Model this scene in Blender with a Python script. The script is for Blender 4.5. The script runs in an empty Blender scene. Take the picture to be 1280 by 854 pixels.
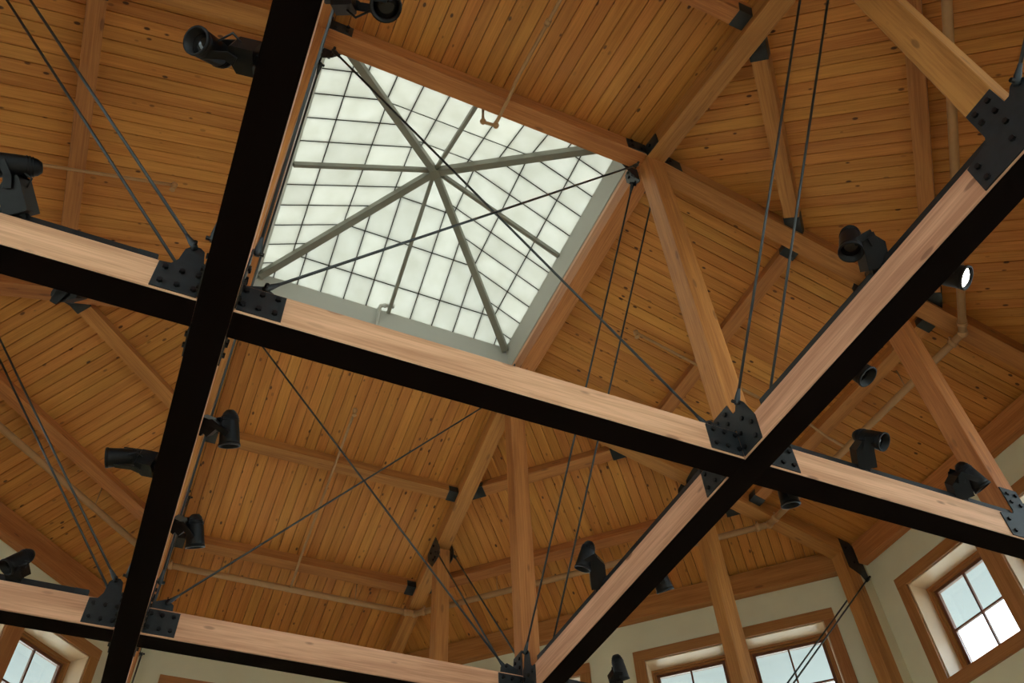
import bpy, math, random
from mathutils import Vector, Matrix
random.seed(7)
C = bpy.context.scene.collection
scene = bpy.context.scene
S = 2.0                      # metres per half bay (all plan figures below are in half bays)

# ------------------------------------------------------------------ camera
CAM = Vector((-0.88974, -2.87833, -2.06714))
YAW, PIT, ROL, FPX = 1.114373, 0.855082, -0.056509, 1062.23
fw = Vector((math.cos(PIT)*math.cos(YAW), math.cos(PIT)*math.sin(YAW), math.sin(PIT)))
r0 = Vector((math.sin(YAW), -math.cos(YAW), 0)); u0 = r0.cross(fw)
RT = math.cos(ROL)*r0 + math.sin(ROL)*u0
UP = -math.sin(ROL)*r0 + math.cos(ROL)*u0
cam = bpy.data.cameras.new('camera'); camo = bpy.data.objects.new('camera', cam); C.objects.link(camo)
camo.matrix_world = Matrix(((RT.x, UP.x, -fw.x, CAM.x*S), (RT.y, UP.y, -fw.y, CAM.y*S), (RT.z, UP.z, -fw.z, CAM.z*S), (0, 0, 0, 1)))
cam.sensor_fit = 'HORIZONTAL'; cam.sensor_width = 36.0; cam.lens = FPX/1280*36.0
cam.clip_start = 0.05; cam.clip_end = 500
scene.camera = camo

# ------------------------------------------------------------------ world, sun, exposure
world = bpy.data.worlds.new('world'); scene.world = world; world.use_nodes = True
wn = world.node_tree; wn.nodes.clear()
wo = wn.nodes.new('ShaderNodeOutputWorld'); wb = wn.nodes.new('ShaderNodeBackground')
wb.inputs['Color'].default_value = (0.82, 0.93, 1.0, 1); wb.inputs['Strength'].default_value = 5.0
wn.links.new(wb.outputs[0], wo.inputs[0])
sun = bpy.data.lights.new('sun', 'SUN'); sun.energy = 1.5; sun.angle = math.radians(25); sun.color = (1.0, 0.80, 0.52)
suno = bpy.data.objects.new('sun', sun); C.objects.link(suno)
suno.rotation_euler = Vector((0.25, 0.75, -0.95)).to_track_quat('-Z', 'Y').to_euler()
scene.view_settings.view_transform = 'Standard'; scene.view_settings.look = 'None'
scene.view_settings.exposure = 0.42; scene.view_settings.gamma = 1.0
scene.view_settings.use_curve_mapping = False

# ------------------------------------------------------------------ materials
def newmat(name):
    m = bpy.data.materials.new(name); m.use_nodes = True
    nt = m.node_tree; b = nt.nodes['Principled BSDF']
    return m, nt, b
def plain(name, col, rough=0.5, metal=0.0, noise=0.0, nscale=6.0, bump=0.0, spec=0.5):
    m, nt, b = newmat(name)
    b.inputs['Base Color'].default_value = (*col, 1); b.inputs['Roughness'].default_value = rough
    b.inputs['Metallic'].default_value = metal; b.inputs['Specular IOR Level'].default_value = spec
    if noise or bump:
        tc = nt.nodes.new('ShaderNodeTexCoord'); nz = nt.nodes.new('ShaderNodeTexNoise')
        nz.inputs['Scale'].default_value = nscale; nz.inputs['Detail'].default_value = 5
        nt.links.new(tc.outputs['Object'], nz.inputs['Vector'])
        if noise:
            rp = nt.nodes.new('ShaderNodeMapRange'); rp.inputs[1].default_value = .3; rp.inputs[2].default_value = .7
            rp.inputs[3].default_value = 1-noise; rp.inputs[4].default_value = 1+noise
            mx = nt.nodes.new('ShaderNodeVectorMath'); mx.operation = 'SCALE'; mx.inputs[0].default_value = col
            nt.links.new(nz.outputs['Fac'], rp.inputs[0]); nt.links.new(rp.outputs[0], mx.inputs['Scale'])
            nt.links.new(mx.outputs[0], b.inputs['Base Color'])
        if bump:
            bp = nt.nodes.new('ShaderNodeBump'); bp.inputs['Strength'].default_value = bump; bp.inputs['Distance'].default_value = .01
            nt.links.new(nz.outputs['Fac'], bp.inputs['Height']); nt.links.new(bp.outputs[0], b.inputs['Normal'])
    return m
def wood(name, light, dark, knot, rough=0.45, vary=0.25, knots=0.5, kscale=(1.6, 7.0), ring=0.5, huevar=0.03, spec=0.35, gscale=1.0):
    """Grain runs along the local X axis of the object; every object gets its own offset and tint."""
    m, nt, b = newmat(name); N = nt.nodes.new; L = nt.links.new
    tc = N('ShaderNodeTexCoord'); oi = N('ShaderNodeObjectInfo')
    rs = N('ShaderNodeVectorMath'); rs.operation = 'SCALE'; rs.inputs[0].default_value = (37.0, 61.0, 53.0)
    L(oi.outputs['Random'], rs.inputs['Scale'])
    ad = N('ShaderNodeVectorMath'); ad.operation = 'ADD'; L(tc.outputs['Object'], ad.inputs[0]); L(rs.outputs[0], ad.inputs[1])
    def mapped(sc):
        mp = N('ShaderNodeMapping'); mp.inputs['Scale'].default_value = sc; L(ad.outputs[0], mp.inputs['Vector']); return mp.outputs[0]
    # broad streaks
    n1 = N('ShaderNodeTexNoise'); n1.inputs['Scale'].default_value = 1.0; n1.inputs['Detail'].default_value = 4; n1.inputs['Roughness'].default_value = .6
    L(mapped((0.55*gscale, 9*gscale, 9*gscale)), n1.inputs['Vector'])
    # fine grain
    n2 = N('ShaderNodeTexNoise'); n2.inputs['Scale'].default_value = 1.0; n2.inputs['Detail'].default_value = 3
    L(mapped((2.2*gscale, 75*gscale, 75*gscale)), n2.inputs['Vector'])
    mixf = N('ShaderNodeMix'); mixf.data_type = 'FLOAT'; mixf.inputs[0].default_value = ring
    L(n1.outputs['Fac'], mixf.inputs[2]); L(n2.outputs['Fac'], mixf.inputs[3])
    cr = N('ShaderNodeValToRGB'); cr.color_ramp.elements[0].position = .38; cr.color_ramp.elements[0].color = (*dark, 1)
    cr.color_ramp.elements[1].position = .61; cr.color_ramp.elements[1].color = (*light, 1)
    L(mixf.outputs[0], cr.inputs['Fac'])
    # knots
    vo = N('ShaderNodeTexVoronoi'); vo.feature = 'F1'; vo.inputs['Scale'].default_value = 1.0; vo.inputs['Randomness'].default_value = 1.0
    L(mapped((kscale[0], kscale[1], kscale[1])), vo.inputs['Vector'])
    kr = N('ShaderNodeMapRange'); kr.inputs[1].default_value = .11; kr.inputs[2].default_value = .17
    kr.inputs[3].default_value = knots; kr.inputs[4].default_value = 0.0
    L(vo.outputs['Distance'], kr.inputs[0])
    kv = N('ShaderNodeMapRange'); kv.inputs[1].default_value = .15; kv.inputs[2].default_value = .7
    sx = N('ShaderNodeSeparateColor'); L(vo.outputs['Color'], sx.inputs[0]); L(sx.outputs[0], kv.inputs[0])
    kx = N('ShaderNodeMath'); kx.operation = 'MULTIPLY'; L(kr.outputs[0], kx.inputs[0]); L(kv.outputs[0], kx.inputs[1])
    km = N('ShaderNodeMix'); km.data_type = 'RGBA'; L(kx.outputs[0], km.inputs[0]); L(cr.outputs['Color'], km.inputs[6]); km.inputs[7].default_value = (*knot, 1)
    # per object tint
    hs = N('ShaderNodeHueSaturation'); L(km.outputs[2], hs.inputs['Color'])
    vr = N('ShaderNodeMapRange'); vr.inputs[3].default_value = 1-vary; vr.inputs[4].default_value = 1+vary; L(oi.outputs['Random'], vr.inputs[0]); L(vr.outputs[0], hs.inputs['Value'])
    wr = N('ShaderNodeMath'); wr.operation = 'MULTIPLY'; wr.inputs[1].default_value = 7.31; L(oi.outputs['Random'], wr.inputs[0])
    fr = N('ShaderNodeMath'); fr.operation = 'FRACT'; L(wr.outputs[0], fr.inputs[0])
    hr = N('ShaderNodeMapRange'); hr.inputs[3].default_value = .5-huevar/2; hr.inputs[4].default_value = .5+huevar/2; L(fr.outputs[0], hr.inputs[0]); L(hr.outputs[0], hs.inputs['Hue'])
    L(hs.outputs[0], b.inputs['Base Color'])
    b.inputs['Roughness'].default_value = rough; b.inputs['Specular IOR Level'].default_value = spec
    bp = N('ShaderNodeBump'); bp.inputs['Strength'].default_value = .12; bp.inputs['Distance'].default_value = .004
    L(n2.outputs['Fac'], bp.inputs['Height']); L(bp.outputs[0], b.inputs['Normal'])
    return m
M = {}
M['plank'] = wood('pine_plank', (.66, .285, .066), (.47, .170, .034), (.07, .022, .008), rough=.5, vary=.09, knots=.95, kscale=(4.6, 8.5), ring=.45, huevar=.010)
M['timber'] = wood('fir_timber', (.55, .232, .066), (.35, .126, .032), (.14, .05, .02), rough=.5, vary=.09, knots=.6, kscale=(2.0, 7), ring=.42, huevar=.012)
M['tie'] = wood('fir_tie', (.78, .445, .265), (.50, .245, .130), (.20, .08, .04), rough=.5, vary=.06, knots=.7, kscale=(2.4, 7), ring=.36, huevar=.01)
M['casing'] = wood('fir_casing', (.43, .19, .058), (.32, .126, .035), (.13, .05, .02), rough=.4, vary=.08, knots=.2, ring=.55, huevar=.01)
M['sash'] = plain('sash_brown', (.15, .05, .022), .4)
M['reveal'] = plain('reveal_cream', (.78, .57, .36), .35, noise=.05, nscale=3)
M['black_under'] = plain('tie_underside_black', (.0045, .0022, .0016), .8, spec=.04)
M['steel'] = plain('painted_steel', (.026, .031, .034), .45, metal=.3, noise=.15, nscale=18)
M['bolt'] = plain('bolt_black', (.012, .012, .013), .4, metal=.5)
M['rod'] = plain('rod_grey', (.06, .065, .066), .42, metal=.55)
M['track'] = plain('track_black', (.006, .0065, .007), .5)
M['fix'] = plain('fixture_black', (.0042, .0045, .005), .40, noise=.1, nscale=20, spec=.22)
M['lensglass'] = plain('lens_glass', (.008, .007, .006), .12, spec=.4)
M['plaster'] = plain('wall_plaster', (.72, .67, .465), .9, noise=.03, nscale=2.5, bump=.05)
M['backing'] = plain('roof_backing', (.05, .022, .008), .9)
M['sky_frame'] = plain('skylight_paint', (.25, .245, .20), .5)
M['curb'] = plain('curb_paint', (.53, .53, .48), .55)
M['bar'] = plain('glazing_bar', (.018, .018, .013), .6)
M['pipe'] = plain('pipe_tan', (.46, .25, .105), .45, noise=.06, nscale=12)
M['pipe_white'] = plain('pipe_white', (.62, .62, .57), .5)
M['floor'] = wood('floor_oak', (.66, .50, .33), (.56, .40, .25), (.3, .2, .1), rough=.4, vary=.0, knots=.1)
M['soffit'] = plain('soffit_white', (.255, .28, .32), .8)
M['roofing'] = plain('roofing_grey', (.20, .20, .20), .8)
M['ground'] = plain('ground_pale', (.55, .54, .48), .9, noise=.1, nscale=.6)
def lens_lit():
    m, nt, b = newmat('lens_lit'); b.inputs['Emission Color'].default_value = (1, .93, .78, 1); b.inputs['Emission Strength'].default_value = 6; return m
M['lit'] = lens_lit()
def pane_mat():
    m = bpy.data.materials.new('clear_glass'); m.use_nodes = True; nt = m.node_tree; nt.nodes.clear()
    o = nt.nodes.new('ShaderNodeOutputMaterial'); t = nt.nodes.new('ShaderNodeBsdfTransparent'); g = nt.nodes.new('ShaderNodeBsdfGlossy'); mx = nt.nodes.new('ShaderNodeMixShader')
    t.inputs[0].default_value = (.93, .96, .96, 1); g.inputs['Roughness'].default_value = .02
    fz = nt.nodes.new('ShaderNodeFresnel'); fz.inputs[0].default_value = 1.3
    nt.links.new(fz.outputs[0], mx.inputs[0]); nt.links.new(t.outputs[0], mx.inputs[1]); nt.links.new(g.outputs[0], mx.inputs[2]); nt.links.new(mx.outputs[0], o.inputs[0]); return m
M['pane'] = pane_mat()
def kal_mat():
    m = bpy.data.materials.new('translucent_panel'); m.use_nodes = True; nt = m.node_tree; nt.nodes.clear(); N = nt.nodes.new
    o = N('ShaderNodeOutputMaterial'); t = N('ShaderNodeBsdfTranslucent'); d = N('ShaderNodeBsdfDiffuse'); mx = N('ShaderNodeMixShader')
    tc = N('ShaderNodeTexCoord'); nz = N('ShaderNodeTexNoise'); nz.inputs['Scale'].default_value = 3.5; nz.inputs['Detail'].default_value = 3
    nt.links.new(tc.outputs['Object'], nz.inputs['Vector'])
    oi = N('ShaderNodeObjectInfo')
    cr = N('ShaderNodeValToRGB'); cr.color_ramp.elements[0].position = .3; cr.color_ramp.elements[0].color = (.57, .56, .495, 1)
    cr.color_ramp.elements[1].position = .7; cr.color_ramp.elements[1].color = (.645, .635, .575, 1)
    nt.links.new(nz.outputs['Fac'], cr.inputs['Fac'])
    hs = N('ShaderNodeHueSaturation'); vr = N('ShaderNodeMapRange'); vr.inputs[3].default_value = .95; vr.inputs[4].default_value = 1.05
    nt.links.new(oi.outputs['Random'], vr.inputs[0]); nt.links.new(vr.outputs[0], hs.inputs['Value']); nt.links.new(cr.outputs[0], hs.inputs['Color'])
    nt.links.new(hs.outputs[0], t.inputs[0]); d.inputs[0].default_value = (.5, .5, .45, 1)
    mx.inputs[0].default_value = .45
    nt.links.new(t.outputs[0], mx.inputs[1]); nt.links.new(d.outputs[0], mx.inputs[2]); nt.links.new(mx.outputs[0], o.inputs[0]); return m
M['kal'] = kal_mat()

# ------------------------------------------------------------------ builders
WM = {}
def V(*a): return Vector(a)
def place(o, W, parent):
    C.objects.link(o); WM[o.name] = W
    if parent is not None:
        o.parent = parent; o.matrix_basis = WM[parent.name].inverted() @ W
    else: o.matrix_basis = W
    return o
def tag(o, label=None, cat=None, group=None, kind=None):
    if label: o['label'] = label
    if cat: o['category'] = cat
    if group: o['group'] = group
    if kind: o['kind'] = kind
    return o
def mesh(name, verts, faces, mat, smooth=False):
    me = bpy.data.meshes.new(name); me.from_pydata([tuple(v) for v in verts], [], faces)
    if smooth: me.shade_smooth()
    me.materials.append(M[mat]); me.update(); return me
def frame(O, ex, ey):
    ex = Vector(ex).normalized(); ez = ex.cross(Vector(ey)).normalized(); ey = ez.cross(ex); O = Vector(O)*S
    return Matrix(((ex.x, ey.x, ez.x, O.x), (ex.y, ey.y, ez.y, O.y), (ex.z, ey.z, ez.z, O.z), (0, 0, 0, 1)))
def thing(name, O, label, cat, group=None, kind=None):
    o = bpy.data.objects.new(name, None); o.empty_display_size = .1
    place(o, Matrix.Translation(Vector(O)*S), None); return tag(o, label, cat, group, kind)
def put(name, me, W, parent=None): return place(bpy.data.objects.new(name, me), W, parent)
def pe(name, pts, O, ex, ey, n0, n1, mat, parent=None):
    """polygon (u,v) in the plane O+u*ex+v*ey, extruded from n0 to n1 along ex x ey"""
    k = len(pts)
    area = sum(pts[i][0]*pts[(i+1) % k][1]-pts[(i+1) % k][0]*pts[i][1] for i in range(k))
    if area < 0: pts = pts[::-1]
    vs = [(u*S, v*S, n0*S) for u, v in pts]+[(u*S, v*S, n1*S) for u, v in pts]
    fs = [tuple(range(k-1, -1, -1)), tuple(range(k, 2*k))]+[(i, (i+1) % k, k+(i+1) % k, k+i) for i in range(k)]
    return put(name, mesh(name, vs, fs, mat), frame(O, ex, ey), parent)
def beam(name, p0, p1, wy, wz, mat, parent=None, up=(0, 0, 1), ch=.0035):
    """box from p0 to p1 (axis), wy wide, wz deep, small chamfers; local X along the length"""
    p0 = Vector(p0); p1 = Vector(p1); ex = (p1-p0); Ln = ex.length*S
    ey = Vector(up).cross(ex)
    a, b, c = wy/2*S, wz/2*S, ch*S
    sec = [(-a+c, -b), (a-c, -b), (a, -b+c), (a, b-c), (a-c, b), (-a+c, b), (-a, b-c), (-a, -b+c)]
    vs = [(0, y, z) for y, z in sec]+[(Ln, y, z) for y, z in sec]
    fs = [tuple(range(7, -1, -1)), tuple(range(8, 16))]+[(i, (i+1) % 8, 8+(i+1) % 8, 8+i) for i in range(8)]
    return put(name, mesh(name, vs, fs, mat), frame(p0, ex, ey), parent)
def box(name, lo, hi, mat, parent=None):
    lo = Vector(lo); hi = Vector(hi); O = (lo+hi)/2; h = (hi-lo)/2*S
    vs = [(x*h.x, y*h.y, z*h.z) for x in (-1, 1) for y in (-1, 1) for z in (-1, 1)]
    fs = [(0, 1, 3, 2), (4, 6, 7, 5), (0, 4, 5, 1), (2, 3, 7, 6), (0, 2, 6, 4), (1, 5, 7, 3)]
    return put(name, mesh(name, vs, fs, mat), Matrix.Translation(O*S), parent)
def tube(name, pts, r, mat, parent=None, n=10):
    """round bar along a polyline, mitred at the bends"""
    pts = [Vector(p) for p in pts]; O = pts[0]; d0 = (pts[1]-pts[0]).normalized()
    ref = Vector((0, 0, 1)) if abs(d0.z) < .9 else Vector((1, 0, 0))
    vs = []; fs = []
    for i, p in enumerate(pts):
        a = (pts[i]-pts[i-1]).normalized() if i else None
        b = (pts[i+1]-pts[i]).normalized() if i < len(pts)-1 else None
        t = ((a or b)+(b or a)).normalized()
        e1 = (ref-t*ref.dot(t)).normalized(); e2 = t.cross(e1)
        sc = 1/max(.6, t.dot(a or b))
        for j in range(n):
            th = 2*math.pi*j/n; vs.append(((p-O)+(e1*math.cos(th)+e2*math.sin(th))*r*sc)*S)
    m = len(pts)
    for i in range(m-1):
        for j in range(n): fs.append((i*n+j, i*n+(j+1) % n, (i+1)*n+(j+1) % n, (i+1)*n+j))
    fs += [tuple(range(n-1, -1, -1)), tuple(range((m-1)*n, m*n))]
    me = mesh(name, vs, fs, mat)
    for p in me.polygons: p.use_smooth = len(p.vertices) == 4
    return put(name, me, Matrix.Translation(O*S), parent)
def lathe(name, prof, O, axis, mat, parent=None, n=20, smooth=True, caps=True):
    """(t, r) profile turned about axis through O"""
    vs = []; fs = []; k = len(prof)
    for t, r in prof:
        for j in range(n):
            th = 2*math.pi*j/n; vs.append((t*S, r*math.cos(th)*S, r*math.sin(th)*S))
    for i in range(k-1):
        for j in range(n): fs.append((i*n+j, (i+1)*n+j, (i+1)*n+(j+1) % n, i*n+(j+1) % n))
    if caps: fs += [tuple(range(n)), tuple(range(k*n-1, (k-1)*n-1, -1))]
    me = mesh(name, vs, fs, mat)
    if smooth:
        for p in me.polygons: p.use_smooth = len(p.vertices) == 4
    ax = Vector(axis).normalized(); ref = Vector((0, 0, 1)) if abs(ax.z) < .9 else Vector((1, 0, 0))
    return put(name, me, frame(O, ax, ref.cross(ax)), parent)
# shared bolt (hex head)
bv = []; 
for z in (0, .0085): bv += [(.0098*S*math.cos(i*math.pi/3), .0098*S*math.sin(i*math.pi/3), z*S) for i in range(6)]
BOLT = mesh('bolt', bv, [tuple(range(5, -1, -1)), tuple(range(6, 12))]+[(i, (i+1) % 6, 6+(i+1) % 6, 6+i) for i in range(6)], 'bolt')
def bolt(parent, p, n):
    n = Vector(n); ref = Vector((0, 0, 1)) if abs(n.z) < .9 else Vector((1, 0, 0))
    return put('bolt', BOLT, frame(p, ref, n.cross(ref)), parent)   # local Z = n

# ------------------------------------------------------------------ figures of the frame (half bays)
H, SL = 2.322, 0.2847           # underside of ring beams / hips at the skylight, roof slope
W2, HT = 0.0547, 0.142          # half width of all timbers, depth of tie beams
OFF = 0.140                     # planking above the hip undersides
Q, D = 2.435, 3.80              # outer posts, wall faces
TW = .012                       # thickness of plank
SIDE = {(0, 1): 'bottom', (0, -1): 'top', (1, 0): 'right', (-1, 0): 'left'}
CORN = {(-1, -1): 'upper left', (1, -1): 'right', (-1, 1): 'lower left', (1, 1): 'bottom centre'}
SKYC = {(-1, -1): 'upper left', (1, -1): 'upper right', (-1, 1): 'lower left', (1, 1): 'lower right'}
def hipz(s): return H-SL*(s-1)

# ------------------------------------------------------------------ ceiling: eight roof slopes with planks
def plank(parent, O, ex, ey, u0a, u0b, u1, v0, v1):
    """board between v0 and v1, from u0a/u0b (mitred start) to u1; underside at n=0, body upwards"""
    g = .0030; e = .0012
    sl = (u0b-u0a)/(v1-v0)
    def ust(v): return u0a+sl*(v-v0)
    vv = [(v0+g, v1-g, 0), (v0+e, v1-e, .004), (v0+e, v1-e, TW)]
    vs = []; cx = (u0a+u0b)/2; cy = (v0+v1)/2
    for a, b, z in vv: vs += [((ust(a)-cx)*S, (a-cy)*S, z*S), ((u1-cx)*S, (a-cy)*S, z*S), ((u1-cx)*S, (b-cy)*S, z*S), ((ust(b)-cx)*S, (b-cy)*S, z*S)]
    fs = [(3, 2, 1, 0), (8, 9, 10, 11)]
    for r in (0, 4): fs += [(r+i, r+(i+1) % 4, r+4+(i+1) % 4, r+4+i) for i in range(4)]
    ex = Vector(ex); ey = Vector(ey)
    return put('plank', mesh('plank', vs, fs, 'plank'), frame(Vector(O)+ex*cx+ey*cy, ex, ey), parent)
NS = 27; PW = 2.0/NS
SLOPE_SIDE = {(0, 1): 'bottom', (0, -1): 'top', (1, 0): 'right', (-1, 0): 'left'}
cosS = 1/math.sqrt(1+SL*SL)
RZ = H+OFF
def roof_side(dx, dy):
    d = V(dx, dy, 0); across = V(0, 0, 1).cross(d)        # ex x ey = up
    ex = (d-V(0, 0, SL)).normalized(); O = d*1.0+V(0, 0, RZ)
    ul = (D+.10-1.0)/cosS
    c = pe('ceiling', [(-.02, -1.0), (ul, -1.0), (ul, 1.0), (-.02, 1.0)], O, ex, across, TW+.001, TW+.03, 'backing')
    tag(c, 'pine board roof slope at the %s side of the skylight, planks running straight down' % SIDE[(dx, dy)], 'ceiling', kind='structure')
    for i in range(NS): plank(c, O, ex, across, 0, 0, ul-.01, -1+i*PW, -1+(i+1)*PW)
def roof_diag(sx, sy):
    d = V(sx, sy, 0).normalized(); across = V(0, 0, 1).cross(d); sd = SL*math.sqrt(2)   # drop per horizontal unit along d
    ex = (d-V(0, 0, sd)).normalized(); ch = 1/math.sqrt(1+sd*sd); O = V(sx, sy, RZ)
    uh = (D+.10-1)/math.sqrt(2); ul = uh/ch
    c = pe('ceiling', [(0, 0), (ul, -uh), (ul, uh)], O, ex, across, TW+.001, TW+.03, 'backing')
    tag(c, 'triangular pine board roof slope spreading from the %s corner of the skylight' % SKYC[(sx, sy)], 'ceiling', kind='structure')
    n = int(uh/PW)
    for i in range(-n, n):
        v0, v1 = i*PW, (i+1)*PW
        plank(c, O, ex, across, abs(v0)/ch, abs(v1)/ch, ul-.01, v0, v1)
for s in SIDE: roof_side(*s)
for s in SKYC: roof_diag(*s)

# ------------------------------------------------------------------ walls, windows, floor, ground
FLOOR = CAM.z-.82
def tr(*a): pass
WALLS = {}
wall_list = [('right', V(1, 0, 0), D), ('left', V(-1, 0, 0), D), ('front', V(0, 1, 0), D), ('back', V(0, -1, 0), D)]
GD = (D+1)/math.sqrt(2); HD = (D-1)/math.sqrt(2)
for (sx, sy), nm in {(1, 1): 'front_right', (-1, 1): 'front_left', (1, -1): 'back_right', (-1, -1): 'back_left'}.items():
    wall_list.append((nm, V(sx, sy, 0).normalized(), GD))
WT = .22
ZT = RZ-SL*(D-1)+.004
WIN_OUT, WIN_IN, WIN_Z0, WIN_Z1, CASE = .755, .672, .487, 1.172, .083
WORDS = {'right': 'right', 'left': 'left', 'front': 'bottom', 'back': 'near', 'front_right': 'lower right', 'front_left': 'lower left', 'back_right': 'upper right', 'back_left': 'upper left'}
win_n = [0]
def window(n, dist, c, z0, z1, hw, words, units=2):
    """n outward normal, c position along the wall; opening hw half width, z0..z1"""
    win_n[0] += 1
    al = V(0, 0, 1).cross(n)                    # along the wall
    O = n*dist+al*c
    t = thing('window_%d' % win_n[0], O+V(0, 0, z0), words, 'window', kind='structure')
    up = V(0, 0, 1)
    def P(u, z, w=0): return O+al*u+up*z+n*w
    ci = .018                                   # casing stands proud of the plaster
    # casing boards (al x up = inward or outward: n = al x up?)
    def board(name, u0, u1, za, zb, w0, w1, mat, par=None):
        L = u1-u0 >= zb-za
        ctr = P((u0+u1)/2, (za+zb)/2, (w0+w1)/2)
        if L: return beam(name, ctr-al*(u1-u0)/2, ctr+al*(u1-u0)/2, w1-w0, zb-za, mat, par or t, ch=.002)
        return beam(name, ctr-up*(zb-za)/2, ctr+up*(zb-za)/2, u1-u0, w1-w0, mat, par or t, up=n, ch=.002)
    board('casing_board', -hw-CASE, hw+CASE, z1, z1+CASE, -ci, .004, 'casing')
    board('casing_board', -hw-CASE, hw+CASE, z0-CASE, z0, -ci-.004, .004, 'casing')
    board('casing_board', -hw-CASE, -hw, z0, z1, -ci, .004, 'casing')
    board('casing_board', hw, hw+CASE, z0, z1, -ci, .004, 'casing')
    mw = .066
    gd = .18                                   # depth of the glass behind the wall face
    spans = [(-hw, hw)] if units == 1 else [(-hw, -mw), (mw, hw)]
    if units == 2: board('mullion_casing', -mw, mw, z0, z1, -ci, .16, 'casing')
    for u0, u1 in spans:
        board('reveal_head', u0, u1, z1-.008, z1, 0, gd, 'reveal'); board('reveal_sill', u0, u1, z0, z0+.008, 0, gd, 'reveal')
        board('reveal_jamb', u0, u0+.008, z0+.008, z1-.008, 0, gd, 'reveal'); board('reveal_jamb', u1-.008, u1, z0+.008, z1-.008, 0, gd, 'reveal')
        fw_ = .03; a0, a1, b0, b1 = u0+.008, u1-.008, z0+.008, z1-.008
        # stepped frame: outer stop then sash
        for k, (q0, wd, dp) in enumerate(((0, .016, gd-.03), (.016, .014, gd-.012), (.03, .022, gd+.0))):
            A0, A1, B0, B1 = a0+q0, a1-q0, b0+q0, b1-q0; nm = 'frame_stop' if k < 2 else 'sash_rail'; mt = 'casing' if k < 2 else 'sash'
            board(nm, A0, A1, B1-wd, B1, dp, dp+.03, mt); board(nm, A0, A1, B0, B0+wd, dp, dp+.03, mt)
            board(nm, A0, A0+wd, B0+wd, B1-wd, dp, dp+.03, mt); board(nm, A1-wd, A1, B0+wd, B1-wd, dp, dp+.03, mt)
        g0, g1, h0, h1 = a0+.052, a1-.052, b0+.052, b1-.052
        um, zm = (g0+g1)/2, (h0+h1)/2; mu = .0065
        board('muntin', um-mu, um+mu, h0, h1, gd, gd+.022, 'sash')
        board('muntin', g0, um-mu, zm-mu, zm+mu, gd, gd+.022, 'sash'); board('muntin', um+mu, g1, zm-mu, zm+mu, gd, gd+.022, 'sash')
        for (x0, x1) in ((g0, um-mu), (um+mu, g1)):
            for (y0, y1) in ((h0, zm-mu), (zm+mu, h1)):
                pe('pane', [(x0, y0), (x1, y0), (x1, y1), (x0, y1)], P(0, 0, gd+.011), al, up, -.0015, .0015, 'pane', t)
    return t
def wall(nm, n, dist, half, wins):
    al = V(0, 0, 1).cross(n); O = n*dist
    vs = []; fs = []
    def bx(u0, u1, z0, z1):
        b = len(vs)
        for u in (u0, u1):
            for z in (z0, z1):
                for w in (0, WT): vs.append((u*S, z*S, w*S))
        fs.extend([(b, b+1, b+3, b+2), (b+4, b+6, b+7, b+5), (b, b+4, b+5, b+1), (b+2, b+3, b+7, b+6), (b, b+2, b+6, b+4), (b+1, b+5, b+7, b+3)])
    e = half+.055
    # columns of the wall between openings
    us = sorted(set([c-h for c, h, *_ in wins]+[c+h for c, h, *_ in wins]))
    edges = [-e]+us+[e]
    for i in range(len(edges)-1):
        u0, u1 = edges[i], edges[i+1]; mid = (u0+u1)/2
        op = sorted([(z0, z1) for c, h, z0, z1 in wins if abs(mid-c) < h])
        z = FLOOR
        for z0, z1 in op: bx(u0, u1, z, z0); z = z1
        bx(u0, u1, z, ZT)
    fr = Matrix.Translation(O*S)
    ez = n; Wm = Matrix(((al.x, 0, n.x, O.x*S), (al.y, 0, n.y, O.y*S), (0, 1, 0, 0), (0, 0, 0, 1)))
    me = mesh('wall_'+nm, vs, fs, 'plaster')
    o = put('wall_'+nm, me, Wm)
    tag(o, 'olive cream plaster wall under the eave at the %s of the hall' % WORDS[nm], 'wall', kind='structure')
    return o
LOWZ = (FLOOR+.03, .33)             # added tall glazing, unseen behind the camera, lighting the tie beam faces
for nm, n, dist in wall_list:
    diag = '_' in nm; half = HD if diag else 1.0
    cs = (-.93, .93) if diag else (0.0,)
    wins = [(c, WIN_IN, WIN_Z0, WIN_Z1) for c in cs]
    if nm.startswith('back'): wins += [(c, WIN_IN, *LOWZ) for c in cs]
    wall(nm, n, dist, half, wins)
    al = V(0, 0, 1).cross(n)
    for c in cs:
        wd = ''
        if diag:
            pos = n*dist+al*c; wd = (' nearer the %s end' % ('left' if (al*c).dot(RT) < 0 else 'right'))
        window(n, dist, c, WIN_Z0, WIN_Z1, WIN_IN, 'twin four-light clerestory window with brown casing in the %s wall%s' % (WORDS[nm], wd))
    for c in cs if nm.startswith('back') else ():
        wd = ''
        if diag: wd = (' nearer the %s end' % ('left' if (al*c).dot(RT) < 0 else 'right'))
        window(n, dist, c, *LOWZ, WIN_IN, 'added unseen tall window lighting the beams in the %s wall%s' % (WORDS[nm], wd))
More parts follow.
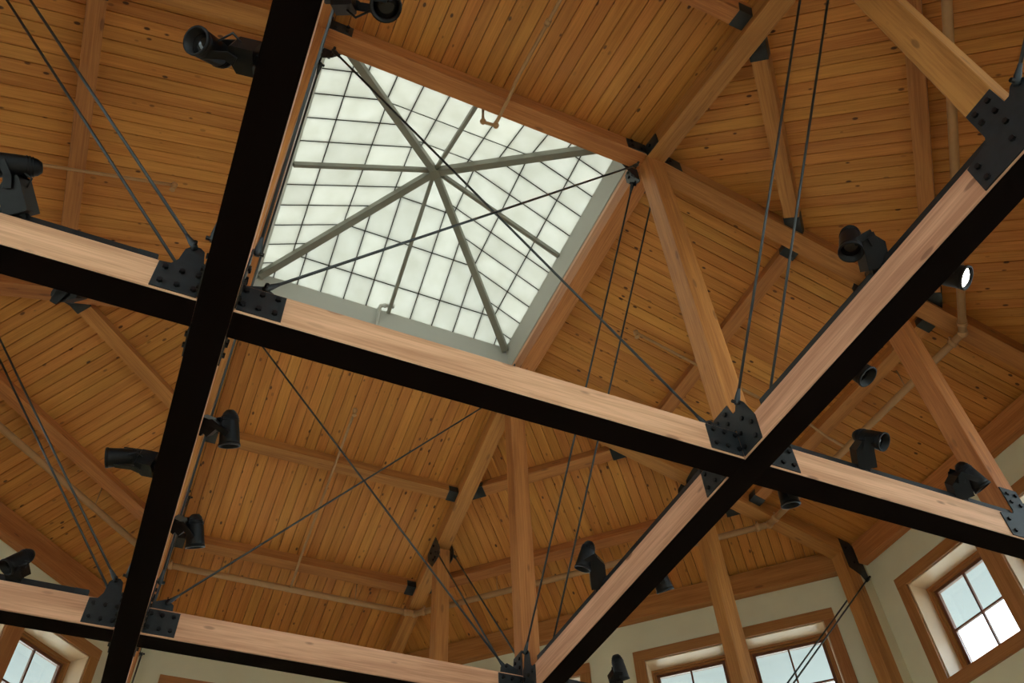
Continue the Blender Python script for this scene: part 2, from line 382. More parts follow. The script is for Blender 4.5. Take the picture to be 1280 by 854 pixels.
# eave beams (wall plates) and outside overhang
tn = 0
EZ = 1.49
for nm, n, dist in wall_list:
    diag = '_' in nm; half = HD if diag else 1.0; al = V(0, 0, 1).cross(n)
    sd = SL*math.sqrt(2) if diag else SL; r1 = math.sqrt(2) if diag else 1.0
    rz = lambda r: RZ-sd*(r-r1)
    r0_, rE = dist-.08, dist-.0005
    hb = half-.08*math.tan(math.pi/8)-.04
    tn += 1
    t = beam('trim_%d' % tn, n*(dist-.04)-al*hb+V(0, 0, (EZ+rz(dist))/2-.001), n*(dist-.04)+al*hb+V(0, 0, (EZ+rz(dist))/2-.001), .079, rz(dist)-EZ-.003, 'timber')
    tag(t, 'fir eave beam along the top of the %s wall' % WORDS[nm], 'beam', kind='structure')
    tn += 1
    ex = (n-V(0, 0, sd)).normalized(); ch = math.sqrt(1+sd*sd)
    u0, u1 = (dist+.101-r1)*ch, (dist+1.08-r1)*ch
    k = math.tan(math.pi/8); h0, h1 = half+.10*k, half+1.08*k
    t = pe('trim_%d' % tn, [(u0, -h0), (u1, -h1), (u1, h1), (u0, h0)], n*r1+V(0, 0, RZ), ex, al, -.005, .03, 'soffit')
    tag(t, 'pale boarded eave overhang outside the %s wall' % WORDS[nm], 'soffit', kind='structure')
fl = pe('floor', [(-D, -1.06), (-1.06, -D), (1.06, -D), (D, -1.06), (D, 1.06), (1.06, D), (-1.06, D), (-D, 1.06)], V(0, 0, FLOOR), V(1, 0, 0), V(0, 1, 0), -.05, 0, 'floor')
tag(fl, 'oak floor of the hall far below the roof frame', 'floor', kind='structure')
gr = pe('ground', [(-60, -60), (60, -60), (60, 60), (-60, 60)], V(0, 0, FLOOR-.1), V(1, 0, 0), V(0, 1, 0), -.02, 0, 'ground')
tag(gr, 'pale open ground outside the hall windows', 'ground', kind='structure')

# ------------------------------------------------------------------ tie beams
TB = 'tie beams of the grid'
def tie(p0, p1, label):
    d = (Vector(p1)-Vector(p0)).normalized()
    t = thing('tie_beam', p0, label, 'beam', TB)
    z = V(0, 0, HT/2+.003)
    beam('timber', Vector(p0)+z, Vector(p1)+z, 2*W2, HT-.006, 'tie', t)
    sidev = V(0, 0, 1).cross(d)
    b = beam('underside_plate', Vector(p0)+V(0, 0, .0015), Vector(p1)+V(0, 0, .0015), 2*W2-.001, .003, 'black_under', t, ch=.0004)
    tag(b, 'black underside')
    return t
TE = D-.012
tie((-1, -TE, 0), (-1, TE, 0), 'long dark-bottomed tie beam running top to bottom at the left of the photo')
tie((1, -TE, 0), (1, TE, 0), 'long dark-bottomed tie beam slanting from right edge down to bottom centre')
for y, wd in ((-1, 'upper'), (1, 'lower')):
    tie((-TE, y, 0), (-1-W2-.001, y, 0), 'left end piece of the %s cross tie beam' % wd)
    tie((-1+W2+.001, y, 0), (1-W2-.001, y, 0), 'middle piece of the %s cross tie beam, between two crossings' % wd)
    tie((1+W2+.001, y, 0), (TE, y, 0), 'right end piece of the %s cross tie beam' % wd)

# ------------------------------------------------------------------ posts
ARM = {}
def vpost(name, x, y, z0, z1, label, cat, group, wid=2*W2*.97):
    t = beam(name, (x, y, z0), (x, y, z1), wid, wid, 'timber', None, up=(0, 1, 0))
    return tag(t, label, cat, group)
for (sx, sy), wd in SKYC.items():
    vpost('king_post', sx, sy, HT+.001, H-.001, 'tall square fir post rising to the %s corner of the skylight' % wd, 'post', 'posts under the skylight corners')
ARMS = []      # (corner, direction): the eight arms outside the middle square
for (sx, sy) in SKYC:
    ARMS.append((V(sx, sy, 0), V(sx, 0, 0), (sx, sy))); ARMS.append((V(sx, sy, 0), V(0, sy, 0), (sx, sy)))
def armword(c, d):
    if d.x: return '%s %s-side hip' % ('upper' if c.y < 0 else 'lower', 'right' if d.x > 0 else 'left')
    return '%s %s-side hip' % ('left' if c.x < 0 else 'right', 'bottom' if d.y > 0 else 'top')
def AP(c, d, s, z, w=0):
    """point on an arm at distance s from the axis through the middle, height z, w sideways"""
    p = Vector(c)
    side = V(0, 0, 1).cross(d)
    if d.x: p = V(d.x*s, c.y, z)
    else: p = V(c.x, d.y*s, z)
    return p+side*w
for c, d, key in ARMS:
    w = armword(c, d)
    vp = AP(c, d, Q, 0)
    o = vpost('queen_post', vp.x, vp.y, HT+.001, hipz(Q+W2)-.001, 'fir post standing on tie beam under the middle of the %s' % w, 'post', 'outer posts under the hips')
    # wall column
    side = V(0, 0, 1).cross(d); a0, a1 = 3.602, 3.708
    col = pe('wall_column', [(FLOOR, a0), (hipz(a0)-.001, a0), (hipz(a1)-.001, a1), (FLOOR, a1)], AP(c, d, 0, 0), V(0, 0, 1), d, -W2*.97, W2*.97, 'timber')
    pier = pe('plaster_pier', [(FLOOR, a1+.001), (hipz(a1)-.003, a1+.001), (hipz(3.80)-.003, 3.80), (FLOOR, 3.80)], AP(c, d, 0, 0), V(0, 0, 1), d, -W2+.004, W2-.004, 'plaster', col)
    tag(col, 'fir column standing in the wall corner at the foot of the %s' % w, 'column', 'columns in the wall corners')

# ------------------------------------------------------------------ ring beams, hips
ringw = {(0, -1): 'upper', (0, 1): 'lower', (1, 0): 'right', (-1, 0): 'left'}
for (dx, dy), wd in ringw.items():
    d = V(dx, dy, 0); al = V(0, 0, 1).cross(d); e = 1-W2-.001
    t = thing('ring_beam', d+V(0, 0, H), 'fir beam along the %s edge of the skylight opening' % wd, 'beam', 'beams framing the skylight')
    beam('timber', d-al*e+V(0, 0, H+.062), d+al*e+V(0, 0, H+.062), 2*W2, .124, 'timber', t)
    beam('upstand_board', d*.983-al*(e-.004)+V(0, 0, 2.485), d*.983+al*(e-.004)+V(0, 0, 2.485), .05, .062, 'tie', t, ch=.002)
def wpoly(name, pts, O, ex, ey, n0, n1, mat, parent=None):
    O = Vector(O); ex = Vector(ex).normalized(); ez = ex.cross(Vector(ey)).normalized(); ey = ez.cross(ex)
    return pe(name, [((Vector(p)-O).dot(ex), (Vector(p)-O).dot(ey)) for p in pts], O, ex, ey, n0, n1, mat, parent)
for c, d, key in ARMS:
    s0 = 1-W2 if d.y else 1+W2+.001
    pts = [(s0, max(H, 0) if s0 < 1 else hipz(s0)), (1.0, H), (3.745, hipz(3.745)), (3.745, hipz(3.745)+OFF-.019), (1.0, H+OFF-.019), (s0, (H if s0 < 1 else hipz(s0))+OFF-.019)]
    if s0 > 1: pts = [pts[0], pts[2], pts[3], pts[5]]
    o = wpoly('hip_rafter', [AP(c, d, s, z) for s, z in pts], AP(c, d, 1.0, H), d-V(0, 0, SL), V(0, 0, 1), -W2, W2, 'timber')
    tag(o, 'sloping fir rafter forming the %s of the roof' % armword(c, d), 'rafter', 'hip rafters of the roof')

# ------------------------------------------------------------------ purlins with steel hangers
PB, PD, PWD = .045, OFF-.046, .085
def purlins():
    for (dx, dy), wd in SIDE.items():
        d = V(dx, dy, 0); al = V(0, 0, 1).cross(d); ex = (d-V(0, 0, SL)).normalized(); nrm = ex.cross(al)
        for s, hw in ((2.0, 'higher'), (2.93, 'lower')):
            O = d*s+V(0, 0, RZ-SL*(s-1)); e = 1-W2-.001
            t = thing('purlin', O, '%s fir purlin across the roof slope at the %s of the photo' % (hw, wd), 'purlin', 'purlins under the planks')
            pe('timber', [(-e, -PWD/2), (e, -PWD/2), (e, PWD/2), (-e, PWD/2)], O, al, -ex, -PD*cosS-.0, -.001, 'timber', t)
            for sg in (-1, 1):
                a, b = sg*e, sg*(e-.075); g = .0035
                hgr = pe('hanger', [(a, -PWD/2-g), (b, -PWD/2-g), (b, PWD/2+g), (a, PWD/2+g)], O, al, -ex, -PD*cosS-g, -.03, 'steel', t)
                tag(hgr, 'black steel purlin hanger')
    for (sx, sy), wd in SKYC.items():
        d = V(sx, sy, 0).normalized(); al = V(0, 0, 1).cross(d); sd = SL*math.sqrt(2); ch = 1/math.sqrt(1+sd*sd)
        ex = (d-V(0, 0, sd)).normalized(); O = V(sx, sy, RZ)
        for s, hw in ((2.0, 'higher'), (2.93, 'lower')):
            uc = (s-1)/math.sqrt(2)/ch; a, b = uc-PWD/2, uc+PWD/2
            vv = lambda u, i=0: u*ch-W2*math.sqrt(2)-.002-i
            t = thing('purlin', O+ex*uc, '%s fir purlin across the triangular roof slope below the %s skylight corner' % (hw, wd), 'purlin', 'purlins under the planks')
            pe('timber', [(-vv(a), -a), (vv(a), -a), (vv(b), -b), (-vv(b), -b)], O, al, -ex, -PD*ch, -.001, 'timber', t)
            g = .0035
            for sg in (-1, 1):
                hgr = pe('hanger', [(sg*vv(a-g), -a+g), (sg*vv(a-g, .075), -a+g), (sg*vv(a-g, .075), -b-g), (sg*vv(b+g), -b-g)], O, al, -ex, -PD*ch-g, -.03, 'steel', t)
                tag(hgr, 'black steel purlin hanger')
purlins()

# ------------------------------------------------------------------ steel connectors
PT = .005
def sp(parent, pts, O, ex, ey, w, sgn, bolts=()):
    """steel plate on a timber face; w = distance of the face from O along ex x ey, sgn = which way it faces"""
    lo, hi = (w, w+PT) if sgn > 0 else (w-PT, w)
    pl = pe('plate', pts, O, ex, ey, lo, hi, 'steel', parent)
    n = Vector(ex).cross(Vector(ey)).normalized(); face = w+sgn*PT
    for u, v in bolts: bolt(pl, Vector(O)+Vector(ex)*u+Vector(ey)*v+n*face, n*sgn)
    return pl
Zv = V(0, 0, 1)
def node(sx, sy, wd):
    c = V(sx, sy, 0)
    t = thing('node_connector', c, 'black bolted steel plates joining post and tie beams at the %s crossing' % CORN[(sx, sy)], 'connector', 'plates at the tie beam crossings')
    for d in (V(1, 0, 0), V(-1, 0, 0), V(0, 1, 0), V(0, -1, 0)):
        outer = (d.x*sx > 0) or (d.y*sy > 0)
        ear = outer or (d.y*sy < 0 and sy > 0)
        for sg in (-1, 1):
            e0 = W2+PT+.001
            bl = [(.175, .04), (.175, .108), (.125, .04), (.125, .108), (.075, .04), (.075, .108)]
            if d.y and outer:
                pts = [(e0, .013), (.172, .013), (.175, .126), (.14, .225), (.125, .248), (.1, .248), (.085, .222), (.068, .222), (.05, .286), (-.046, .286), (-.046, HT+.005), (e0, HT+.005)]
                bl = [(.15, .04), (.15, .108), (.08, .04), (.08, .108), (.03, .2), (-.025, .2), (.03, .25), (-.025, .25), (.11, .16)]
            else:
                pts = [(e0, .013), (.2, .013), (.2, .132)]
                if ear: pts += [(.165, .137), (.15, .165), (.143, .225), (.125, .25), (.1, .25), (.085, .235), (.075, .18), (e0, .165)]
                else: pts += [(e0, .132)]
            sp(t, pts, c, d, Zv, sg*W2, sg, bl)
        if d.x and not outer:      # centre lug for the crossed rods
            pe('lug', [(W2+.01, HT+.001), (.165, HT+.001), (.16, .2), (.125, .225), (W2+.01, .2)], c, d, Zv, -.004, .004, 'steel', t)
for (sx, sy), wd in CORN.items(): node(sx, sy, wd)
for c, d, key in ARMS:
    w = armword(c, d); O = AP(c, d, 0, 0); side = d.cross(Zv)
    # foot of the outer post
    t = thing('foot_connector', AP(c, d, Q, 0), 'black bolted steel foot plates of the post under the %s' % w, 'connector', 'foot plates of the outer posts')
    for sg in (-1, 1):
        sp(t, [(Q-.145, .012), (Q+.145, .012), (Q+.145, .13), (Q+.135, .2), (Q+.115, .235), (Q+.09, .23), (Q+.07, .205), (Q+.052, .205), (Q+.05, .295), (Q-.05, .295), (Q-.05, .165), (Q-.06, .145), (Q-.145, .13)], O, d, Zv, sg*W2, sg,
           [(Q-.115, .04), (Q-.115, .1), (Q+.11, .04), (Q+.11, .1), (Q, .07), (Q-.028, .215), (Q+.02, .205), (Q-.025, .262), (Q+.025, .262), (Q+.02, .14)])
    # head of the outer post
    t = thing('head_connector', AP(c, d, Q, 1.8), 'black steel gusset plates at the post head under the %s' % w, 'connector', 'gussets at the outer post heads')
    for sg in (-1, 1):
        sp(t, [(Q-.055, 1.79), (Q+.05, 1.79), (Q+.16, 1.91), (Q+.15, 1.975), (Q-.01, 2.025), (Q-.055, 1.96), (Q-.11, 1.87), (Q-.118, 1.815), (Q-.088, 1.79)], O, d, Zv, sg*W2, sg,
           [(Q-.02, 1.83), (Q+.02, 1.83), (Q+.08, 1.93), (Q+.02, 1.96)])
    # wall plate
    t = thing('wall_connector', AP(c, d, 3.65, 1.4), 'black steel bracket on the wall column at the foot of the %s' % w, 'connector', 'brackets at the hip feet')
    for sg in (-1, 1):
        sp(t, [(3.625, 1.70), (3.715, 1.675), (3.77, 1.56), (3.775, 1.37), (3.745, 1.345), (3.71, 1.40), (3.66, 1.43), (3.625, 1.45)], O, d, Zv, sg*W2, sg, [(3.66, 1.62), (3.69, 1.5)])
for (sx, sy), wd in SKYC.items():
    c = V(sx, sy, 0)
    t = thing('corner_connector', c+V(0, 0, H), 'black bolted steel gusset cluster at the %s corner of the skylight' % wd, 'connector', 'gussets at the skylight corners')
    for d in (V(-sx, 0, 0), V(0, -sy, 0)):
        o2 = V(0, -sy, 0) if d.x else V(-sx, 0, 0)
        zz = Zv.cross(d); sg = 1 if d.cross(Zv).dot(o2) > 0 else -1
        # inner face plate hanging below the ring beam
        sp(t, [(W2+.008, 2.215), (.075, 2.215), (.118, 2.255), (.175, 2.366), (.171, 2.445), (W2+.008, 2.445)], c, d, Zv, sg*W2, sg, [(.085, 2.30), (.085, 2.36), (.14, 2.375), (.14, 2.425), (.085, 2.42), (.1, 2.255)])
        # outer face plate
        sp(t, [(W2+.001, H+.004), (.18, H+.004), (.18, 2.43), (W2+.001, 2.43)], c, d, Zv, -sg*W2, -sg, [(.09, 2.36), (.15, 2.36), (.15, 2.41)])
    for d in (V(sx, 0, 0), V(0, sy, 0)):
        for sg in (-1, 1):
            sp(t, [(W2+.002, hipz(1+W2)+.006), (.17, hipz(1.17)+.006), (.17, hipz(1.17)+.10), (W2+.002, hipz(1+W2)+.10)], c, d, Zv, sg*W2, sg, [(.1, hipz(1.1)+.055)])

# ------------------------------------------------------------------ rods
def rod(p0, p1, label, group, r=.0056):
    p0 = Vector(p0); p1 = Vector(p1); d = (p1-p0).normalized()
    t = thing('tie_rod', p0, label, 'rod', group)
    tube('rod', [p0+d*.05, p1-d*.05], r, 'rod', t, n=8)
    for p, q in ((p0, d), (p1, -d)):
        cl = lathe('clevis', [(-.010, .008), (0, .0115), (.022, .011), (.045, .0075), (.058, .0065)], p, q, 'steel', t, n=10)
        ref = q.cross(Zv)
        ref = ref.normalized() if ref.length > .05 else V(1, 0, 0)
        tube('pin', [p-ref*.022, p+ref*.022], .007, 'bolt', cl, n=8)
    return t
RW = .071
def nf(d, c, sg):
    side = Zv.cross(d)*sg
    return 'nearer' if side.dot(V(CAM.x, CAM.y, 0)-V(c.x, c.y, 0)) > 0 else 'farther'
for c, d, key in ARMS:
    w = armword(c, d)
    for sg in (-1, 1):
        rod(AP(c, d, 1.12, .235, sg*RW), AP(c, d, Q-.095, 1.825, sg*RW), '%s rod of the pair from %s crossing to the %s' % (nf(d, c, sg), CORN[key], w), 'paired steel rods of the inner bays')
        rod(AP(c, d, Q+.11, .205, sg*RW), AP(c, d, 3.755, 1.375, sg*RW), '%s rod of the pair from wall to post foot, %s' % (nf(d, c, sg), w), 'paired steel rods of the outer bays')
for sx, wd in ((-1, 'left'), (1, 'right')):
    for sg in (-1, 1):
        rod((sx+sg*RW, -.885, 2.25), (sx+sg*RW, .88, .235), '%s rod of the steep pair above the middle of the %s tie beam' % ('left' if sg < 0 else 'right', wd), 'paired steel rods under the skylight')
for sy, wd in ((-1, 'upper'), (1, 'lower')):
    rod((-.87, sy-.012, .205), (.885, sy-.012, 2.235), 'thin crossed rod rising to the right above the %s cross tie beam' % wd, 'crossed steel rods')
    rod((.87, sy+.012, .205), (-.885, sy+.012, 2.235), 'thin crossed rod rising to the left above the %s cross tie beam' % wd, 'crossed steel rods')

# ------------------------------------------------------------------ skylight
GB, GZ, AZ = .915, 2.70, 3.245
sk = thing('skylight', (0, 0, GZ), 'square pyramid skylight of glowing translucent panels with grey rafters', 'skylight')
gs = (AZ-GZ)/GB
CS, rows = .165, [.225, .487, .752]
def clip(poly, f):
    out = []
    for i in range(len(poly)):
        a, b = poly[i], poly[(i+1) % len(poly)]; fa, fb = f(a), f(b)
        if fa >= 0: out.append(a)
        if (fa >= 0) != (fb >= 0):
            t = fa/(fa-fb); out.append((a[0]+(b[0]-a[0])*t, a[1]+(b[1]-a[1])*t))
    return out
for (dx, dy) in SIDE:
    d = V(dx, dy, 0); al = Zv.cross(d); ex = (d-Zv*gs).normalized(); k = math.sqrt(1+gs*gs); O = V(0, 0, AZ)
    # (r, v): r horizontal run from apex, v along the edge; slope coordinate u = r*k
    redges = [0]+rows+[GB+.03]; cedges = [-(GB+.03)]+[i*CS for i in range(-5, 6)]+[GB+.03]
    for i in range(len(redges)-1):
        for j in range(len(cedges)-1):
            g = .0024
            poly = [(redges[i]+g, cedges[j]+g), (redges[i+1]-g, cedges[j]+g), (redges[i+1]-g, cedges[j+1]-g), (redges[i]+g, cedges[j+1]-g)]
            poly = clip(poly, lambda p: p[0]-p[1]-.003); poly = clip(poly, lambda p: p[0]+p[1]-.003) if len(poly) > 2 else poly
            if len(poly) < 3: continue
            ar = abs(sum(poly[q][0]*poly[(q+1) % len(poly)][1]-poly[(q+1) % len(poly)][0]*poly[q][1] for q in range(len(poly))))/2
            if ar < 2e-4: continue
            pe('pane', [(r*k, v) for r, v in poly], O, ex, al, 0, .008, 'kal', sk)
    for r in rows:
        b = pe('glazing_bar', [(r*k-.0034, -r), (r*k+.0034, -r), (r*k+.0034, r), (r*k-.0034, r)], O, ex, al, -.0015, .012, 'bar', sk)
    for j in range(-5, 6):
        if j == 0: continue
        v = j*CS
        pe('glazing_bar', [(abs(v)*k, v-.0034), ((GB+.02)*k, v-.0034), ((GB+.02)*k, v+.0034), (abs(v)*k, v+.0034)], O, ex, al, -.0010, .0125, 'bar', sk)
    # middle rafter
    beam('middle_rafter', O+ex*.04-V(0, 0, .02), O+ex*(GB*k)-V(0, 0, .02), .024, .036, 'sky_frame', sk, ch=.001)
    # curb
    hb0, hb1 = .952, .918
    z0, z1 = 2.515, 2.702
    pin = [V(0, 0, 0)+d*hb0-al*hb0+Zv*z0, d*hb0+al*hb0+Zv*z0, d*hb1+al*hb1+Zv*z1, d*hb1-al*hb1+Zv*z1]
    pout = [p+d*.06+al*(.06 if i in (1, 2) else -.06) for i, p in enumerate(pin)]
    vs = [p*S for p in pin+pout]
    o = put('curb_board', mesh('curb_board', vs, [(0, 1, 2, 3), (7, 6, 5, 4), (0, 4, 5, 1), (1, 5, 6, 2), (2, 6, 7, 3), (3, 7, 4, 0)], 'curb'), Matrix.Identity(4), sk)
for (sx, sy) in SKYC:
    a = V(0, 0, AZ-.038); b = V(sx*GB, sy*GB, GZ-.030)
    beam('hip_bar', a, b, .046, .062, 'sky_frame', sk, ch=.0015)
lathe('hub', [(0, .042), (.07, .042), (.08, .03)], (0, 0, AZ-.085), (0, 0, 1), 'sky_frame', sk, n=8, smooth=False)

# ------------------------------------------------------------------ sprinkler pipe ring
PS, PO = 3.04, -.032
def slope_pt(d, s, off, v): return d*s+Zv.cross(d)*v+V(0, 0, H+off-SL*(s-1))
pr = thing('sprinkler_pipe', (0, PS, H+PO-SL*(PS-1)), 'tan painted sprinkler pipe running round the roof below the lower purlins', 'pipe')
zc = H+PO-SL*(PS-1)
ring = [V(PS, -1, zc), V(PS, 1, zc), V(1, PS, zc), V(-1, PS, zc), V(-PS, 1, zc), V(-PS, -1, zc), V(-1, -PS, zc), V(1, -PS, zc)]
for i in range(8):
    a, b = ring[i], ring[(i+1) % 8]; dd = (b-a).normalized()
    pp = tube('pipe', [a, b], .0235, 'pipe', pr, n=12)
    for q, e in ((a, dd), (b, -dd)):
        lathe('coupling', [(0, .03), (.028, .03)], q+e*.07, e, 'pipe', pp, n=12)
        lathe('coupling_lug', [(0, .008), (.02, .008)], q+e*.084+V(0, 0, .03), V(0, 0, 1), 'pipe', pp, n=6)
    lathe('elbow', [(-.03, .001), (-.026, .016), (-.015, .0265), (0, .031), (.015, .0265), (.026, .016), (.03, .001)], a, V(0, 0, 1), 'pipe', pr, n=12)
    mid = (a+b)/2
    for f in (.25, .75):
        m_ = a+(b-a)*f
        hg = tube('pipe_hanger', [m_+V(0, 0, .02), m_+V(0, 0, -PO+OFF-.002 if i % 2 == 0 else -PO+OFF-.002)], .004, 'pipe', pr, n=6)
for (dx, dy) in SIDE:
    d = V(dx, dy, 0); v = .05 if d.y < 0 else (-.02 if d.y > 0 else .10)
    v = {(0, -1): .055, (0, 1): .02, (1, 0): .1, (-1, 0): -.12}[(dx, dy)]
    A = slope_pt(d, PS, PO, v); al = Zv.cross(d)
    path = [A, slope_pt(d, 2.9, -.02, v), slope_pt(d, 2.8, .02, v)]
    if dy < 0:                      # this one dips under the ring beam and hooks up into the skylight
        sv = v-.075
        path += [slope_pt(d, 1.2, .02, v), slope_pt(d, 1.07, -.03, v), slope_pt(d, .99, -.035, v), slope_pt(d, .925, -.045, v), d*.905+al*(v-.012)+V(0, 0, H-.045), d*.9+al*(sv+.012)+V(0, 0, H-.045), d*.9+al*sv+V(0, 0, H-.03), d*.905+al*sv+V(0, 0, 2.45)]
        for q in (d*.905+al*v+V(0, 0, H-.04), d*.9+al*sv+V(0, 0, H-.04)):
            lathe('branch_elbow', [(-.018, .004), (-.014, .014), (0, .0185), (.014, .014), (.018, .004)], q, Zv, 'pipe', pr, n=10)
        lathe('branch_coupling', [(0, .016), (.03, .016)], slope_pt(d, 1.55, .02, v), V(0, -1, -SL), 'pipe', pr, n=10)
    else:
        path += [slope_pt(d, 1.5, .06, v)]
        e = path[-1]
        lathe('sprinkler_head', [(-.012, .004), (-.01, .017), (.012, .017), (.02, .008), (.045, .006), (.047, .016), (.05, .016)], e, V(0, 0, -1), 'pipe', pr, n=10)
    tube('branch_pipe', path, .0095, 'pipe', pr, n=8)
    if dy:
        x0 = .07 if dy > 0 else v-.075; x1 = x0-.085*dy; zt = 2.715
        P = lambda r, u, z: d*r+al*u+V(0, 0, z)
        vp = tube('riser_pipe', [P(.938, x0, 2.45), P(.905, x0, zt-.02), P(.895, x0-.006*dy, zt), P(.885, x0-.03*dy, zt+.006), P(.875, x1, zt+.008)], .0125, 'pipe_white', pr, n=10)
        tag(vp, 'pale sprinkler riser at the skylight curb')
        for q in (P(.907, x0, zt-.03), P(.885, x0-.035*dy, zt+.006), P(.875, x1, zt+.008)):
            lathe('riser_fitting', [(-.015, .001), (-.012, .013), (0, .0175), (.012, .013), (.015, .001)], q, Zv, 'pipe_white', pr, n=10)

# ------------------------------------------------------------------ lighting tracks on the tie beams
def track(p0, p1, label):
    t = thing('lighting_track', p0, label, 'track', 'black lighting tracks')
    p0 = Vector(p0); p1 = Vector(p1); d = (p1-p0).normalized()
    beam('rail', p0, p1, .03, .032, 'track', t, ch=.002)
    for p, e in ((p0, d), (p1, -d)): beam('end_feed', p+e*.002+V(0, 0, .0), p+e*.06+V(0, 0, .0), .032, .034, 'steel', t, ch=.002)
tz = HT+.0165
for sx, wd in ((-1, 'left'), (1, 'right')):
    xo = sx*1-.032 if sx > 0 else sx*1+.03
    for (a, b, w2) in ((-TE+.3, -1.21, 'top'), (-.79, .79, 'middle'), (1.21, TE-.3, 'bottom')):
        track((xo, a, tz), (xo, b, tz), 'black lighting track on the %s stretch of the %s tie beam' % (w2, wd))
for sy, wd in ((-1, 'upper'), (1, 'lower')):
    for (a, b, w2) in ((-TE+.3, -1.21, 'left'), (1.21, TE-.3, 'right')):
        track((a, sy-.032, tz), (b, sy-.032, tz), 'black lighting track on the %s stretch of the %s cross tie beam' % (w2, wd))

# ------------------------------------------------------------------ spot lights
def ray(px):
    return (RT*((px[0]-640)/FPX)-UP*((px[1]-427)/FPX)+fw)
def at(px, depth): return CAM+ray(px)*depth
def vdir(x, y, z): return (RT*x+UP*y-fw*z).normalized()       # z towards the viewer
def spot(mount, boxpx, headpx, axis, label, lit=False, dd=(0, 0), sc=1.03):
    """mount: point on the beam; boxpx: pixel of the far end of the ballast box, headpx: pixel of the head's middle"""
    mount = Vector(mount); dep = (mount-CAM).dot(fw)
    bt = at(boxpx, dep+dd[0]); hc = at(headpx, dep+dd[1]); ax = Vector(axis).normalized()
    t = thing('spot_light', mount, label, 'light', 'black spot lights on the tie beams')
    ub = (bt-mount); L = max(ub.length, .05); ub.normalize()
    tohead = (hc-bt); sidev = tohead-ub*tohead.dot(ub)
    if sidev.length < .005: sidev = V(0, 0, 1).cross(ub)
    sidev.normalize(); hinge = ub.cross(sidev).normalized()
    beam('track_adapter', mount-ub*.005, mount+ub*.02, .032, .03, 'fix', t, up=hinge, ch=.002)
    # ballast box with a sloping top
    w, h = .036*sc, .034*sc
    pe('ballast_box', [(.018, -w), (L*.72, -w), (L*.95, -w*.1), (L*.95, w*.9), (L*.88, w), (.018, w)], mount, ub, sidev, -h, h, 'fix', t)
    r = .0385*sc
    # fork: two flat arms from the box to the trunnions of the head, joined by a bridge
    root = mount+ub*(L*.70); kn = mount+ub*(L*.98)+sidev*w*.3
    for sg in (-1, 1):
        off = hinge*sg*(r+.0035)
        fa = beam('fork_arm', root+off, kn+off, .005, .026*sc, 'fix', t, up=sidev, ch=.001)
        dv = hc-kn
        if dv.length > .012:
            upv = ub if abs(ub.dot(dv.normalized())) < .9 else sidev
            beam('fork_arm', kn+off-dv.normalized()*.008, hc+off+dv.normalized()*.008, .005, .022*sc, 'fix', t, up=upv, ch=.001)
        lathe('trunnion', [(0, .009*sc), (.008, .009*sc)], hc+hinge*sg*(r-.004), hinge*sg, 'bolt', t, n=10)
    hd = lathe('head', [(-.082, .006), (-.08, .016), (-.068, .0255), (-.045, .0315), (-.01, .0345), (.03, .0365), (.052, .0375), (.052, .0325), (.028, .031), (.027, .002)], hc, ax, 'fix', t, n=24)
    for v in hd.data.vertices: v.co *= sc
    lathe('bezel', [(.043*sc, .0376*sc), (.047*sc, .0392*sc), (.054*sc, .0392*sc), (.054*sc, .0335*sc), (.036*sc, .0325*sc)], hc, ax, 'fix', hd, n=24, caps=False)
    for q in (-.058, -.05, -.042):
        rr = (.0285 if q < -.055 else .0305 if q < -.045 else .032)
        lathe('cooling_fin', [(q*sc, rr*sc), (q*sc, (rr+.0022)*sc), ((q+.003)*sc, (rr+.0022)*sc), ((q+.003)*sc, rr*sc)], hc, ax, 'fix', hd, n=20, caps=False)
    lo = .016*sc if lit else 0
    ln = lathe('lens', [(.029*sc+lo, .0305*sc), (.034*sc+lo, .022*sc), (.036*sc+lo, .003*sc)], hc, ax, 'lit' if lit else 'lensglass', hd, n=20)
    if lit: tag(ln, 'glowing white lens')
    p1 = mount+ub*L*.7+sidev*w
    tube('cable', [p1, p1+sidev*.02+ub*.022, (p1+hc)/2+ub*.03, hc-ax*.06*sc], .0028, 'track', t, n=6)
    return t
TZ = HT+.02
spot((-1.05, -1.80, TZ), (290, 67), (262, 61), vdir(-.32, .08, .92), 'black spot light on the left tie beam at the top, lens facing the viewer')
spot((-1.05, -.04, TZ), (172, 577), (152, 572), vdir(-.93, .02, .3), 'black spot light left of the long left tie beam, pointing left')
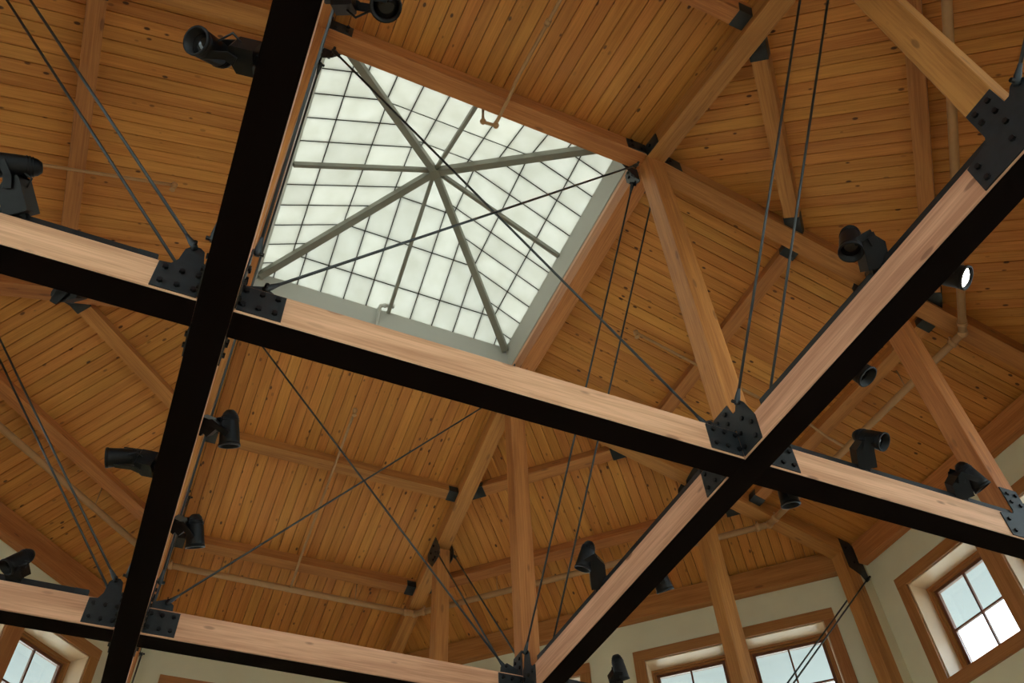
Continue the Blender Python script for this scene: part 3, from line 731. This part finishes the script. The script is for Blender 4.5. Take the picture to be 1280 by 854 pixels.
spot((-.945, -.291, TZ), (268, 524), (287, 540), vdir(.08, -.9, .32), 'black spot light drooping right of the left tie beam below the upper cross beam')
spot((-.94, .355, TZ), (231, 650), (244, 668), vdir(.1, -.9, .3), 'black spot light drooping right of the left tie beam near the lower crossing')
spot((-.945, -2.03, TZ), (444, -6), (483, 6), vdir(.1, -.42, .9), 'black spot light at the top edge above the skylight, lens facing down')
spot((-1.60, -1.03, TZ), (15, 222), (14, 207), vdir(-.85, -.02, .5), 'large black spot light at the left edge on the upper cross tie beam')
spot((1.60, -1.03, TZ), (1075, 548), (1090, 549), vdir(.55, -.12, .8), 'black spot light right of the big crossing, lens facing right')
spot((2.13, -1.03, TZ), (1192, 592), (1216, 598), vdir(.5, -.65, .5), 'black spot light at the right end of the upper cross tie beam beside a post')
spot((-1.50, .97, TZ), (20, 706), (21, 702), vdir(-.35, -.25, .85), 'black spot light at the left edge on the lower cross tie beam')
spot((.97, -1.86, TZ), (1084, 292), (1063, 304), vdir(-.25, -.62, .7), 'black spot light on the right tie beam above the big crossing, lens down')
spot((.97, .13, TZ), (744, 692), (732, 698), vdir(-.3, -.8, .5), 'black spot light on the slanting tie beam between the two right crossings')
spot((1.05, -1.60, TZ), (1063, 452), (1070, 462), vdir(.45, -.45, .75), 'black spot light peeping out under the slanting tie beam, unlit round lens')
spot((1.05, -2.06, TZ), (1180, 335), (1187, 344), vdir(.62, -.22, .75), 'lit spot light with glowing white lens behind the slanting tie beam', lit=True)
spot((1.05, -.20, TZ), (820, 715), (826, 724), vdir(.3, -.85, .35), 'black spot light peeping out under the slanting tie beam near the bottom')
spot((1.32, -.945, TZ), (980, 606), (984, 616), vdir(.1, -.8, .5), 'black spot light hanging behind the upper cross tie beam right of the crossing')
spot((-1.40, -.945, TZ), (80, 380), (96, 344), vdir(.5, -.1, .6), 'black spot light half hidden behind the left end of the upper cross tie beam')
spot((1.53, .97, TZ), (766, 838), (775, 838), vdir(.25, -.85, .4), 'black spot light at the bottom edge in front of the plaster wall')
